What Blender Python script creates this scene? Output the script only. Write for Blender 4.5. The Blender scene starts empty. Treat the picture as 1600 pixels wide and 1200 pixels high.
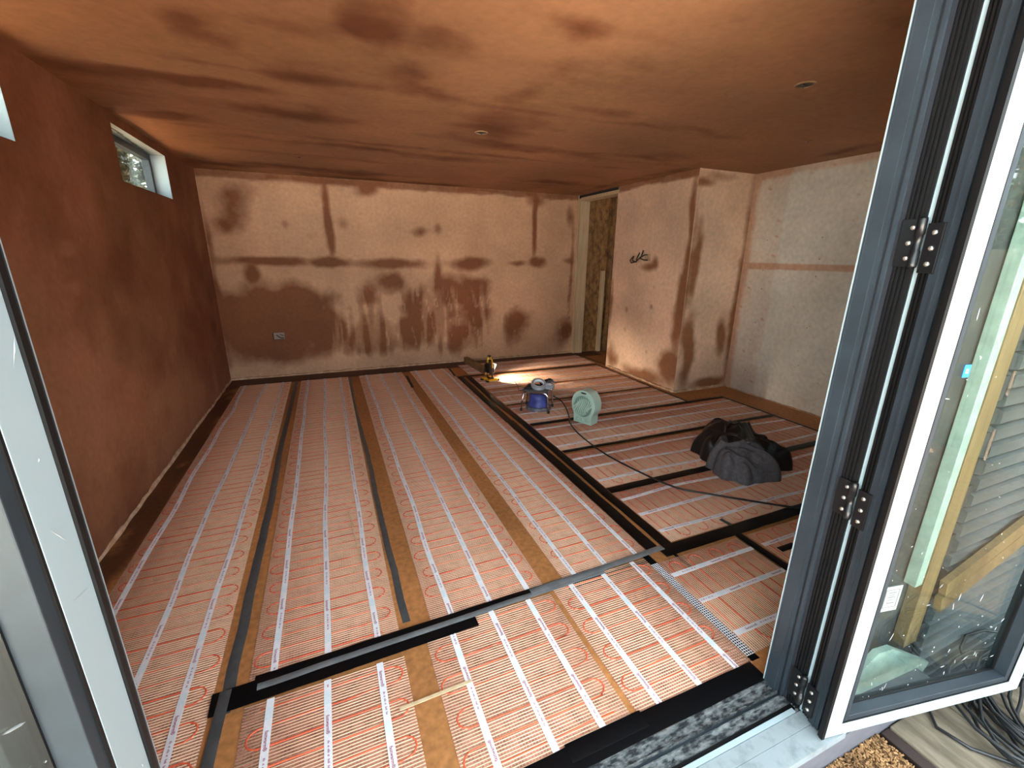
import bpy, bmesh, math, random
import numpy as np
from mathutils import Vector, Matrix
random.seed(7); rng = np.random.default_rng(7)
PI = math.pi
C = bpy.context.scene.collection
sc = bpy.context.scene

# ------------------------------------------------------------------ camera, sky, exposure
cam = bpy.data.cameras.new('camera'); cam.sensor_width = 36.0; cam.lens = 36.0*680.38/1600; cam.clip_start = 0.02
co = bpy.data.objects.new('camera', cam); C.objects.link(co); sc.camera = co
R = [[0.92340365, -0.38369002, 0.01037646], [-0.09869190, -0.26346731, -0.95960663], [0.37092535, 0.88508019, -0.28115377]]
co.matrix_world = Matrix(((R[0][0], -R[1][0], -R[2][0], 1.1085), (R[0][1], -R[1][1], -R[2][1], -5.6202),
                          (R[0][2], -R[1][2], -R[2][2], 1.3882), (0, 0, 0, 1)))
W = bpy.data.worlds.new('overcast_sky'); sc.world = W; W.use_nodes = True
nt = W.node_tree; bg = nt.nodes['Background']
bg.inputs[0].default_value = (0.80, 0.93, 1.0, 1); bg.inputs[1].default_value = 1.0
sc.view_settings.view_transform = 'Standard'; sc.view_settings.look = 'None'
sc.view_settings.gamma = 1.0; sc.view_settings.use_curve_mapping = False
sc.view_settings.exposure = 2.98
sc.cycles.max_bounces = 12; sc.cycles.diffuse_bounces = 8
sc.cycles.sample_clamp_indirect = 8.0

sun = bpy.data.lights.new('sun', 'SUN'); sun.energy = 27.0; sun.color = (1, .95, .88); sun.angle = math.radians(2)
so = bpy.data.objects.new('sun', sun); C.objects.link(so)          # high sun from behind the building: the door side lies in its shadow, the yard beyond is lit
so.rotation_euler = Vector((-.10, -.62, -.78)).to_track_quat('-Z', 'Y').to_euler()

# room sizes
H = 2.2; XP = 4.436; YR = -2.167; XR = 5.17; YF = -4.896; XL0 = 0.761; XJ = 2.358

# ------------------------------------------------------------------ helpers
def smooth(t): t = np.clip(t, 0, 1); return t*t*(3-2*t)
_perm = rng.random((64, 64))
def vnoise(x, y):
    x = np.asarray(x, float); y = np.asarray(y, float)
    xi = np.floor(x).astype(int); yi = np.floor(y).astype(int); fx = smooth(x-xi); fy = smooth(y-yi)
    g = lambda i, j: _perm[(i) % 64, (j) % 64]
    return (g(xi, yi)*(1-fx)+g(xi+1, yi)*fx)*(1-fy)+(g(xi, yi+1)*(1-fx)+g(xi+1, yi+1)*fx)*fy
def fbm(x, y, o=4):
    s = 0; a = 0.5
    for k in range(o): s = s+a*vnoise(x*2**k+17*k, y*2**k+5*k); a *= .5
    return s/(1-.5**o)

def link(name, me, m=None, parent=None):
    o = bpy.data.objects.new(name, me); C.objects.link(o)
    if m is not None and not me.materials: me.materials.append(m)
    if parent is not None: o.parent = parent
    return o
def tag(o, label, cat, group=None, kind=None):
    if label: o['label'] = label
    if cat: o['category'] = cat
    if group: o['group'] = group
    if kind: o['kind'] = kind
    return o
def empty(name, loc=(0, 0, 0), rz=0):
    o = bpy.data.objects.new(name, None); C.objects.link(o); o.location = loc; o.rotation_euler = (0, 0, rz); o.empty_display_size = .05
    return o
def thing(name, label, cat, loc=(0, 0, 0), rz=0, group=None):
    return tag(empty(name, loc, rz), label, cat, group)

class MB:
    def __init__(s): s.v = []; s.f = []
    def add(s, vs, fs):
        b = len(s.v); s.v += [tuple(p) for p in vs]; s.f += [tuple(i+b for i in f) for f in fs]; return s
    def box(s, x0, x1, y0, y1, z0, z1, M=None):
        vs = [(x0, y0, z0), (x1, y0, z0), (x1, y1, z0), (x0, y1, z0), (x0, y0, z1), (x1, y0, z1), (x1, y1, z1), (x0, y1, z1)]
        if M is not None: vs = [M @ Vector(p) for p in vs]
        return s.add(vs, [(3, 2, 1, 0), (4, 5, 6, 7), (0, 1, 5, 4), (1, 2, 6, 5), (2, 3, 7, 6), (3, 0, 4, 7)])
    def bar(s, a, b, w, h, up=(0, 0, 1)):
        a = Vector(a); b = Vector(b); d = (b-a); L = d.length; d.normalize(); u = Vector(up)
        sd = d.cross(u).normalized(); u = sd.cross(d)
        M = Matrix(((d.x, sd.x, u.x, a.x), (d.y, sd.y, u.y, a.y), (d.z, sd.z, u.z, a.z), (0, 0, 0, 1)))
        return s.box(0, L, -w/2, w/2, -h/2, h/2, M)
    def tube(s, pts, r, n=6, closed=False, cap=True, flat=1.0):
        P = [Vector(p) for p in pts]; k = len(P); rings = []; prev = None
        for i in range(k):
            t = (P[(i+1) % k]-P[i-1]) if closed else (P[min(i+1, k-1)]-P[max(i-1, 0)])
            t.normalize()
            ref = Vector((0, 0, 1)) if abs(t.z) < .95 else (prev or Vector((1, 0, 0)))
            a = t.cross(ref).normalized(); b = a.cross(t); prev = ref
            rr = r(i/(k-1)) if callable(r) else r
            rings.append([P[i]+a*(rr*math.cos(2*PI*j/n))+b*(rr*flat*math.sin(2*PI*j/n)) for j in range(n)])
        vs = [p for q in rings for p in q]; fs = []
        for i in range(k if closed else k-1):
            i2 = (i+1) % k
            for j in range(n): fs.append((i*n+j, i*n+(j+1) % n, i2*n+(j+1) % n, i2*n+j))
        if cap and not closed: fs += [tuple(range(n))[::-1], tuple((k-1)*n+j for j in range(n))]
        return s.add(vs, fs)
    def lathe(s, prof, n=24, M=None):
        vs = []; fs = []; k = len(prof)
        for (r, z) in prof:
            for j in range(n): vs.append(Vector((r*math.cos(2*PI*j/n), r*math.sin(2*PI*j/n), z)))
        if M is not None: vs = [M @ p for p in vs]
        for i in range(k-1):
            for j in range(n): fs.append((i*n+j, i*n+(j+1) % n, (i+1)*n+(j+1) % n, (i+1)*n+j))
        if prof[0][0] > 1e-4 and prof[0] != prof[-1]: fs.append(tuple(range(n))[::-1])
        if prof[-1][0] > 1e-4 and prof[0] != prof[-1]: fs.append(tuple((k-1)*n+j for j in range(n)))
        return s.add(vs, fs)
    def prism(s, poly, z0, z1, M=None):
        n = len(poly); vs = [Vector((x, y, z0)) for x, y in poly]+[Vector((x, y, z1)) for x, y in poly]
        if M is not None: vs = [M @ p for p in vs]
        return s.add(vs, [tuple(range(n))[::-1], tuple(range(n, 2*n))]+[(i, (i+1) % n, n+(i+1) % n, n+i) for i in range(n)])
    def mesh(s, name, sm=False):
        me = bpy.data.meshes.new(name); me.from_pydata([tuple(p) for p in s.v], [], s.f); me.update()
        if sm: me.polygons.foreach_set('use_smooth', [True]*len(me.polygons))
        return me
    def build(s, name, m, parent=None, sm=False, bevel=0, loc=None):
        me = s.mesh(name, sm); o = link(name, me, m, parent)
        if loc: o.location = loc
        if bevel:
            b = o.modifiers.new('bevel', 'BEVEL'); b.width = bevel; b.segments = 2; b.limit_method = 'ANGLE'
        return o
def np_mesh(name, V, F, m, parent=None, sm=False):
    V = np.asarray(V, np.float32); F = np.asarray(F, np.int32)
    me = bpy.data.meshes.new(name); me.vertices.add(len(V)); me.vertices.foreach_set('co', V.ravel())
    k = F.shape[1]; me.loops.add(F.size); me.loops.foreach_set('vertex_index', F.ravel())
    me.polygons.add(len(F)); me.polygons.foreach_set('loop_start', np.arange(0, F.size, k, dtype=np.int32))
    me.update(calc_edges=True); me.validate()
    me.polygons.foreach_set('use_smooth', [bool(sm)]*len(me.polygons))
    return link(name, me, m, parent)
BOXF = np.array([(4, 5, 6, 7), (0, 1, 5, 4), (1, 2, 6, 5), (2, 3, 7, 6), (3, 0, 4, 7), (3, 2, 1, 0)])
def boxes_np(B):   # rows x0,x1,y0,y1,z0,z1
    B = np.asarray(B, float); x0, x1, y0, y1, z0, z1 = B.T
    V = np.stack([np.stack(p, -1) for p in ((x0, y0, z0), (x1, y0, z0), (x1, y1, z0), (x0, y1, z0), (x0, y0, z1), (x1, y0, z1), (x1, y1, z1), (x0, y1, z1))], 1)
    F = BOXF[None]+8*np.arange(len(B))[:, None, None]
    return V.reshape(-1, 3), F.reshape(-1, 4)

# ------------------------------------------------------------------ materials
def mat(name, col, rough=.6, metal=0, var=0, scale=20, bump=0, bscale=60, spec=.5, col2=None, stretch=(1, 1, 1), lo=.35, hi=.65, detail=6, coat=0):
    m = bpy.data.materials.new(name); m.use_nodes = True; n = m.node_tree.nodes; l = m.node_tree.links
    p = n['Principled BSDF']; p.inputs['Base Color'].default_value = (*col, 1); p.inputs['Roughness'].default_value = rough
    p.inputs['Metallic'].default_value = metal; p.inputs['Specular IOR Level'].default_value = spec
    if coat: p.inputs['Coat Weight'].default_value = coat
    tc = n.new('ShaderNodeTexCoord'); mp = n.new('ShaderNodeMapping'); mp.inputs['Scale'].default_value = stretch
    l.new(tc.outputs['Object'], mp.inputs['Vector'])
    if var or col2:
        t = n.new('ShaderNodeTexNoise'); t.inputs['Scale'].default_value = scale; t.inputs['Detail'].default_value = detail; t.inputs['Roughness'].default_value = .65
        l.new(mp.outputs[0], t.inputs['Vector'])
        r = n.new('ShaderNodeValToRGB'); r.color_ramp.elements[0].position = lo; r.color_ramp.elements[1].position = hi
        c2 = col2 or tuple(c*(1-var) for c in col); c1 = col if col2 else tuple(min(1, c*(1+var)) for c in col)
        r.color_ramp.elements[0].color = (*c2, 1); r.color_ramp.elements[1].color = (*c1, 1)
        l.new(t.outputs['Fac'], r.inputs['Fac']); l.new(r.outputs['Color'], p.inputs['Base Color'])
    if bump:
        t2 = n.new('ShaderNodeTexNoise'); t2.inputs['Scale'].default_value = bscale; t2.inputs['Detail'].default_value = 4
        l.new(mp.outputs[0], t2.inputs['Vector'])
        b = n.new('ShaderNodeBump'); b.inputs['Strength'].default_value = bump; b.inputs['Distance'].default_value = .01
        l.new(t2.outputs['Fac'], b.inputs['Height']); l.new(b.outputs['Normal'], p.inputs['Normal'])
    return m
def plaster(name, dry, wet, rough=.75, fine=.35, fscale=28):
    """fresh plaster: a 'damp' mask on the mesh mixes dry and damp colour, fine noise breaks both up"""
    m = bpy.data.materials.new(name); m.use_nodes = True; n = m.node_tree.nodes; l = m.node_tree.links; p = n['Principled BSDF']
    at = n.new('ShaderNodeAttribute'); at.attribute_name = 'damp'
    tc = n.new('ShaderNodeTexCoord')
    t = n.new('ShaderNodeTexNoise'); t.inputs['Scale'].default_value = 3.2; t.inputs['Detail'].default_value = 9; t.inputs['Roughness'].default_value = .7
    l.new(tc.outputs['Object'], t.inputs['Vector'])
    t2 = n.new('ShaderNodeTexNoise'); t2.inputs['Scale'].default_value = fscale; t2.inputs['Detail'].default_value = 5; l.new(tc.outputs['Object'], t2.inputs['Vector'])
    a = n.new('ShaderNodeMath'); a.operation = 'MULTIPLY_ADD'; a.inputs[1].default_value = .55; l.new(t.outputs['Fac'], a.inputs[0])
    s0 = n.new('ShaderNodeMath'); s0.operation = 'SUBTRACT'; s0.inputs[1].default_value = .275; l.new(at.outputs['Fac'], s0.inputs[0]); l.new(s0.outputs[0], a.inputs[2])
    r = n.new('ShaderNodeValToRGB'); e = r.color_ramp.elements
    e[0].position = .18; e[0].color = (*dry, 1); e[1].position = .85; e[1].color = (*wet, 1)
    k = r.color_ramp.elements.new(.5); k.color = (*[(d*.5+w*.5) for d, w in zip(dry, wet)], 1)
    l.new(a.outputs[0], r.inputs['Fac'])
    mx = n.new('ShaderNodeMixRGB'); mx.blend_type = 'MULTIPLY'; mx.inputs[0].default_value = fine
    t3 = n.new('ShaderNodeTexNoise'); t3.inputs['Scale'].default_value = 1.3; t3.inputs['Detail'].default_value = 6; l.new(tc.outputs['Object'], t3.inputs['Vector'])
    r3 = n.new('ShaderNodeMapRange'); r3.inputs[1].default_value = .3; r3.inputs[2].default_value = .7; r3.inputs[3].default_value = .74; r3.inputs[4].default_value = 1.16; l.new(t3.outputs['Fac'], r3.inputs[0])
    m3 = n.new('ShaderNodeVectorMath'); m3.operation = 'SCALE'
    r2 = n.new('ShaderNodeValToRGB'); r2.color_ramp.elements[0].position = .3; r2.color_ramp.elements[0].color = (.6, .6, .6, 1); r2.color_ramp.elements[1].position = .7; r2.color_ramp.elements[1].color = (1.1, 1.1, 1.1, 1)
    l.new(t2.outputs['Fac'], r2.inputs['Fac']); l.new(r.outputs['Color'], mx.inputs[1]); l.new(r2.outputs['Color'], mx.inputs[2])
    l.new(mx.outputs[0], m3.inputs[0]); l.new(r3.outputs[0], m3.inputs['Scale']); l.new(m3.outputs[0], p.inputs['Base Color']); p.inputs['Roughness'].default_value = rough; p.inputs['Specular IOR Level'].default_value = .35
    b = n.new('ShaderNodeBump'); b.inputs['Strength'].default_value = .18; b.inputs['Distance'].default_value = .01
    l.new(t.outputs['Fac'], b.inputs['Height']); l.new(b.outputs['Normal'], p.inputs['Normal'])
    return m
def glass_mat(name, tint=(.93, .98, .96)):
    m = bpy.data.materials.new(name); m.use_nodes = True; n = m.node_tree.nodes; l = m.node_tree.links
    n.remove(n['Principled BSDF']); out = n['Material Output']
    tr = n.new('ShaderNodeBsdfTransparent'); tr.inputs[0].default_value = (*tint, 1)
    gl = n.new('ShaderNodeBsdfGlossy'); gl.inputs['Roughness'].default_value = .01
    fr = n.new('ShaderNodeFresnel'); ge = n.new('ShaderNodeNewGeometry'); io = n.new('ShaderNodeMath'); io.operation = 'MULTIPLY_ADD'
    io.inputs[1].default_value = 1/1.5-1.5; io.inputs[2].default_value = 1.5; l.new(ge.outputs['Backfacing'], io.inputs[0]); l.new(io.outputs[0], fr.inputs[0])   # same reflectance on both faces of the pane
    mx = n.new('ShaderNodeMixShader'); l.new(fr.outputs[0], mx.inputs[0]); l.new(tr.outputs[0], mx.inputs[1]); l.new(gl.outputs[0], mx.inputs[2])
    l.new(mx.outputs[0], out.inputs[0]); return m

M = {}
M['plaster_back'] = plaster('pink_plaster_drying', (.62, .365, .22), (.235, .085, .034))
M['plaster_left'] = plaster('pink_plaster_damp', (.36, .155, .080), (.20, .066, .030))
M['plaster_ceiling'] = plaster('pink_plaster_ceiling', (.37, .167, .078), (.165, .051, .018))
M['plaster_partition'] = plaster('pink_plaster_pale', (.84, .56, .39), (.31, .125, .055))
M['board_right'] = plaster('plasterboard_taped', (.82, .76, .66), (.66, .38, .24))
M['lip'] = mat('dry_plaster_edge', (.62, .43, .29), .9, col2=(.40, .22, .12), scale=14)
M['ply_damp'] = plaster('strand_board_deck', (.45, .185, .060), (.10, .034, .013), .6, .85, 42)
M['ply'] = mat('orange_strand_board', (.58, .26, .085), .65, col2=(.36, .14, .045), scale=14, bump=.1, bscale=60)
M['backer'] = mat('mat_backing_board', (.56, .245, .165), .8, col2=(.20, .070, .042), scale=22, lo=.30, hi=.56, detail=10, bump=.1)
M['thread'] = mat('cream_mesh_thread', (.78, .51, .33), .6)
M['thread_fine'] = mat('pale_fine_thread', (.58, .31, .22), .6)
M['cable_red'] = mat('red_heating_cable', (.70, .105, .04), .45, var=.2, scale=6)
M['white_tape'] = mat('white_printed_tape', (.76, .73, .76), .45, var=.06, scale=90)
M['clear_tape'] = mat('bluish_blank_tape', (.66, .71, .75), .4, var=.06, scale=120)
M['print_red'] = mat('dark_red_print', (.24, .008, .045), .5)
M['tape_black'] = mat('black_gloss_tape', (.0025, .0025, .003), .38, bump=.15, bscale=25, spec=.14)
M['tape_brown'] = mat('dusty_dark_tape', (.02, .014, .010), .5, var=.3, spec=.2, scale=30)
M['tape_grey'] = mat('grey_duct_tape', (.060, .063, .066), .33, var=.2, scale=16, bump=.2, bscale=20)
M['tape_silver'] = mat('shiny_grey_duct_tape', (.13, .135, .14), .28, var=.2, scale=16, bump=.2, bscale=20)
M['white_paint'] = mat('white_powder_coat', (.31, .375, .40), .35, var=.03, scale=4)
M['anthracite'] = mat('anthracite_powder_coat', (.018, .026, .034), .42, var=.2, scale=8, bump=.05, bscale=200)
M['anthracite_shaded'] = mat('anthracite_shaded_web', (.010, .012, .017), .5)  # darker anthracite for the recessed webs, their shade put into the colour
M['rubber'] = mat('black_rubber', (.003, .003, .0035), .5, spec=.3)
M['bead'] = mat('grey_glazing_bead', (.022, .029, .036), .45, var=.15, scale=10, spec=.3)
M['pale_strip'] = mat('pale_blue_grey_strip', (.30, .38, .41), .5)
M['track'] = mat('dusty_aluminium_track', (.20, .21, .21), .45, .3, col2=(.02, .023, .026), scale=40, lo=.42, hi=.62, stretch=(.7, 1.6, 1), detail=10, bump=.3, bscale=80)
M['sill'] = mat('white_sill_dusty', (.23, .26, .27), .5, col2=(.13, .145, .15), scale=16, lo=.25, hi=.5, detail=9)
M['fascia'] = mat('grey_sill_fascia', (.12, .115, .13), .6, var=.1)
M['glass'] = glass_mat('clear_glass')
M['cladding'] = mat('grey_composite_cladding', (.060, .068, .073), .6, var=.2, scale=3, stretch=(1, 8, 8), bump=.2)
M['membrane'] = mat('black_breather_membrane', (.018, .019, .020), .8, var=.4, scale=12)
M['timber'] = mat('yellow_softwood', (.17, .105, .04), .65, col2=(.11, .062, .022), scale=5, stretch=(6, 6, .6))
M['timber_pale'] = mat('pale_planed_softwood', (.62, .47, .30), .6, col2=(.50, .35, .20), scale=4, stretch=(8, 8, .7))
M['osb'] = mat('dark_strand_board', (.36, .18, .06), .6, col2=(.12, .055, .02), scale=11, detail=3, stretch=(1.5, 1, .8))
M['black_steel'] = mat('black_hinge_steel', (.008, .008, .009), .3, .2)
M['bolt'] = mat('bright_bolt', (.75, .72, .66), .3, .9)
M['chip'] = mat('wood_chip', (.36, .19, .075), .8, col2=(.13, .06, .022), scale=9)
M['soil'] = mat('bark_mulch_soil', (.22, .12, .055), .95, col2=(.08, .04, .02), scale=18, bump=1, bscale=40)
M['plank'] = mat('weathered_grey_plank', (.20, .16, .11), .8, col2=(.085, .065, .042), scale=4, stretch=(5, .8, 1), detail=10, bump=.3)
M['gravel'] = mat('pale_bounce_gravel', (.58, .54, .48), .9, col2=(.46, .43, .38), scale=60, bump=.5)
M['rim'] = mat('cut_plaster_rim', (.30, .17, .09), .9)
M['edge_brown'] = mat('dark_brown_edging', (.02, .009, .006), .7)
M['cable_black'] = mat('black_cable_sheath', (.012, .012, .013), .38)
M['spatter'] = mat('white_paint_spatter', (.35, .37, .38), .5)
M['fan'] = mat('pale_green_plastic', (.42, .56, .47), .38)
M['fan_shade'] = mat('pale_green_plastic_shaded', (.17, .26, .22), .5)  # darker green puts the shade between the grille bars into the colour
M['chrome'] = mat('chrome_tube', (.75, .75, .75), .12, 1)
M['blue'] = mat('dusty_blue_plastic', (.05, .06, .26), .5, var=.4, scale=25)
M['grey_dust'] = mat('dusty_grey_plastic', (.13, .13, .15), .7, var=.4, scale=30)
M['seat'] = mat('dark_seat_vinyl', (.05, .05, .055), .6, var=.3)
M['roll_white'] = mat('white_tape_core', (.70, .72, .78), .5)
M['roll_grey'] = mat('grey_tape_roll', (.26, .28, .31), .4)
M['yellow'] = mat('yellow_plastic', (.75, .42, .02), .4)
M['black_plastic'] = mat('black_plastic', (.012, .012, .012), .4)
M['lens'] = bpy.data.materials.new('lit_lamp_lens'); M['lens'].use_nodes = True
_p = M['lens'].node_tree.nodes['Principled BSDF']; _p.inputs['Emission Color'].default_value = (1, .86, .6, 1); _p.inputs['Emission Strength'].default_value = 3
M['beam'] = mat('rough_brown_timber', (.26, .14, .06), .8, var=.3, scale=8, stretch=(4, 1, 4))
M['shell_black'] = mat('black_quilted_nylon', (.006, .006, .007), .38, bump=.25, bscale=18)
M['fleece'] = mat('charcoal_fleece', (.095, .086, .092), .95, var=.2, scale=60, bump=.3, bscale=200, spec=.1)
M['label_white'] = mat('white_paper_label', (.24, .26, .25), .6)
M['label_ink'] = mat('grey_label_print', (.10, .11, .11), .6)
M['blue_tag'] = mat('bright_blue_tag', (.01, .19, .62), .5)
M['slab'] = mat('pale_green_grey_board', (.22, .28, .25), .6, var=.15)
M['leaf'] = mat('hedge_leaf', (.045, .07, .025), .5, var=.5, scale=5)
M['render_grey'] = mat('pale_outdoor_panel', (.07, .085, .085), .7, var=.1)
M['fence'] = mat('weathered_fence_board', (.13, .11, .065), .8, col2=(.07, .065, .04), scale=3, stretch=(6, 6, .5))
M['box_metal'] = mat('galvanised_back_box', (.30, .22, .18), .5, .4)

# ------------------------------------------------------------------ the room shell
def wetmask(A, B, spots, base=0., namp=.35, nscale=1.6, warp=.10):
    """damp mask: soft blots (a, b, ra, rb, amount), strongly warped, broken up by layered noise and thresholded softly"""
    w1 = (fbm(A*2.6+3, B*2.6+9)-.5)*2*warp+(fbm(A*9+3, B*9+9, 3)-.5)*.05; w2 = (fbm(A*2.6+31, B*2.6+2)-.5)*2*warp+(fbm(A*9+13, B*9+4, 3)-.5)*.05
    f = base+(fbm(A*nscale+7, B*nscale+1, 6)-.5)*2*namp; acc = np.zeros(np.broadcast(A, B).shape); neg = acc.copy()
    for a, b, ra, rb, k in spots:
        sw = min(1., max(.12, min(ra, rb)/.16))
        q = k*np.exp(-(((A+w1*sw-a)/(ra*.95+.008))**2+((B+w2*sw-b)/(rb*.95+.008))**2)*.9)
        if k > 0: acc = np.maximum(acc, q)+.25*np.minimum(acc, q)
        else: neg = neg+q
    return smooth((f+acc+(fbm(A*6+3, B*6, 4)-.5)*.34-.12)/.80)*.88+.40*(fbm(A*1.2+9, B*1.2, 5)-.36)+neg
def grid(name, us, vs, fn, m, mask=None, holes=(), parent=None):
    us = np.asarray(us); vs = np.asarray(vs); U, V = np.meshgrid(us, vs, indexing='ij')
    P = np.stack(fn(U, V), -1).reshape(-1, 3); nu, nv = len(us), len(vs)
    idx = np.arange(nu*nv).reshape(nu, nv)
    F = np.stack([idx[:-1, :-1], idx[1:, :-1], idx[1:, 1:], idx[:-1, 1:]], -1).reshape(-1, 4)
    cu = ((us[:-1]+us[1:])/2)[:, None]+0*((vs[:-1]+vs[1:])/2)[None]; cv = 0*cu+((vs[:-1]+vs[1:])/2)[None]
    keep = np.ones(cu.shape, bool)
    for u0, u1, v0, v1 in holes: keep &= ~((cu > u0) & (cu < u1) & (cv > v0) & (cv < v1))
    o = np_mesh(name, P, F[keep.ravel()], m, parent)
    at = o.data.attributes.new('damp', 'FLOAT', 'POINT')
    d = mask(U, V) if mask is not None else np.zeros(U.shape)
    at.data.foreach_set('value', np.asarray(d, np.float32).ravel())
    return o
def ax(a, b, st=.025, *cuts):
    c = sorted({round(float(x), 4) for x in list(np.linspace(a, b, int(abs(b-a)/st)+1))+list(cuts)})
    out = [c[0]]
    for x in c[1:]:
        if x-out[-1] > 1e-3 or x in [round(q, 4) for q in cuts]: out.append(x)
    return out
BW = [(0.32,1.86,0.225,0.286,0.7),(0.19,1.66,0.146,0.115,0.5),(0.75,1.7,0.044,0.06,0.5),(1.37,1.74,0.069,0.083,0.4),(1.64,2.12,0.149,0.081,0.7),(2.2,1.65,0.126,0.067,0.7),(2.45,1.71,0.04,0.075,0.5),(0.52,1.31,0.516,0.052,0.95),(1.15,1.31,0.26,0.055,0.9),(1.89,1.3,0.47,0.065,0.95),(0.35,1.18,0.086,0.143,0.8),(0.43,0.64,0.482,0.382,1.0),(0.8,0.85,0.285,0.227,0.9),(1.05,0.53,0.2,0.216,0.8),(1.87,1.07,0.155,0.154,0.8),(1.57,0.97,0.097,0.153,0.5),(1.56,0.42,0.295,0.226,1.0),(2.0,0.42,0.163,0.233,0.7),(2.44,0.75,0.045,0.635,0.9),(2.9,1.31,0.30,0.085,0.95),(3.51,1.3,0.20,0.05,0.8),(3.83,1.3,0.17,0.09,0.95),(4.29,1.34,0.125,0.061,0.7),(2.96,1.01,0.235,0.167,0.9),(2.6,0.96,0.172,0.214,0.7),(2.98,0.62,0.24,0.35,0.8),(2.2,0.59,0.251,0.419,0.8),(2.8,0.3,0.275,0.222,0.7),(3.48,0.47,0.258,0.274,0.95),(4.25,0.28,0.174,0.252,0.9),(3.77,1.76,0.04,0.44,1.0),(3.8,2.11,0.19,0.095,0.6),(4.3,1.97,0.071,0.216,0.6),(1.2,1.75,0.035,0.43,1.0),(4.36,1.1,0.04,1.0,0.7),(1.45,2.17,1.343,0.035,0.7),(3.35,2.18,0.837,0.035,0.7),(0.015,1.1,0.03,1.2,.5)]
PW = [(-2.14,1.68,0.05,0.51,0.9),(-2.15,0.86,0.104,0.552,1.0),(-2.07,0.21,0.2,0.208,1.0),(-1.64,0.05,0.508,0.106,0.8),(-1.04,0.16,0.147,0.183,0.8),(-0.92,0.86,0.04,0.484,0.6),(-1.55,1.29,0.147,0.062,0.8),(-1.66,1.32,0.062,0.095,0.7),(-1.69,1.08,0.03,0.034,0.5),(-1.69,0.87,0.03,0.035,0.6),(-1.25,0.78,0.03,0.038,0.5),(-1.25,0.54,0.03,0.046,0.4),(-1.68,0.35,0.03,0.037,0.5),(-1.67,0.59,0.022,0.029,0.4),(-1.56,2.2,0.551,0.032,0.8),(-1.01,2.16,0.122,0.042,0.7),(-2.42,1.4,.05,.9,.5),(-2.3,.5,.1,.4,.6)]
RET = [(4.53,1.34,0.06,0.478,0.8),(4.56,0.47,0.08,0.394,1.0),(5.01,0.58,0.07,0.217,0.7),(4.92,0.07,0.255,0.061,0.9),(5.16,0.89,0.05,1.2,0.6),(4.49,2.08,0.159,0.039,0.6),(4.73,2.15,0.336,0.045,0.4),(4.46,1.2,.03,.9,.6)]
LW = [(-2.84,1.4,0.06,0.02,-.7),(-2.34,1.04,0.212,0.105,-.35),(-2.98,0.98,0.209,0.055,-.25),(-1.95,0.95,0.391,0.158,-.2),(-3.2,1.23,0.089,0.012,-.4),(-2.85,1.22,0.048,0.014,-.4),(-0.35,1.42,0.10,0.12,-.5),(-2.03,0.42,0.393,0.072,-.3),(-2.99,0.84,0.245,0.082,-.25),(-2.92,0.49,0.3,0.2,-.25),(-1.4,.3,.5,.15,-.25),(-3.6,.9,.4,.4,-.2)]
CE = [(1.39,-3.72,0.126,0.205,0.8),(2.07,-3.92,0.131,0.113,0.6),(1.6,-3.24,0.139,0.131,0.6),(2.25,-2.75,0.327,0.40,0.6),(0.59,-2.69,0.442,0.106,0.5),(2.47,-3.78,0.277,0.102,0.5),(1.45,-1.59,0.924,0.12,0.6),(0.87,-0.44,0.861,0.18,0.7),(0.78,-3.29,0.093,0.134,0.5),(0.21,-2.02,0.216,0.128,0.6),(1.12,-2.93,0.175,0.254,0.5),(1.63,-3.69,0.09,0.162,0.6),(2.72,-3.18,0.201,0.102,0.5),(3.59,-3.05,0.348,0.101,0.5),(2.86,-2.18,0.546,0.15,0.6),(3.47,-3.81,0.177,0.065,0.4),(3.44,-4.07,0.105,0.038,0.4),(1.17,-2.33,0.293,0.152,0.5),(1.74,-3.02,0.186,0.207,0.5),(3.77,-2.22,0.585,0.10,0.4),(3.57,-0.8,0.387,0.164,0.6),(1.98,-0.06,0.805,0.15,0.8),(2.16,-3.4,0.131,0.451,0.4),(4.3,-1.4,.06,1.4,.5),(4.9,-3.2,.06,1.2,.4),(2.2,-3.0,2.4,.05,.35),(2.2,-1.8,2.4,.05,.35)]
def struct(o, kind='structure'): o['kind'] = kind; return o

# floor: strand board deck, with store room beyond the doorway
fl = MB(); fl.box(-.05, 5.17, -4.905, .0, -.06, -.0015); fl.box(4.45, 6.0, -2.4, .0, -.06, -.001)
struct(fl.build('floor_deck', M['ply']))
struct(grid('floor', ax(0, XR, .04), ax(-4.9, 0, .04), lambda u, v: (u, v, 0*u), M['ply_damp'],
     lambda A, B: np.clip(.95*smooth((.15-A+.05*fbm(A*6, B*3))/.07)*smooth((fbm(A*7, B*2.2)-.18)/.3)+.8*smooth((B+.34)/.08)+.25*smooth((-1.2-B)/-1.5)+.35*(fbm(A*3, B*3)-.5)-.5*smooth((A-4.78)/.03), 0, 1)))
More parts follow.
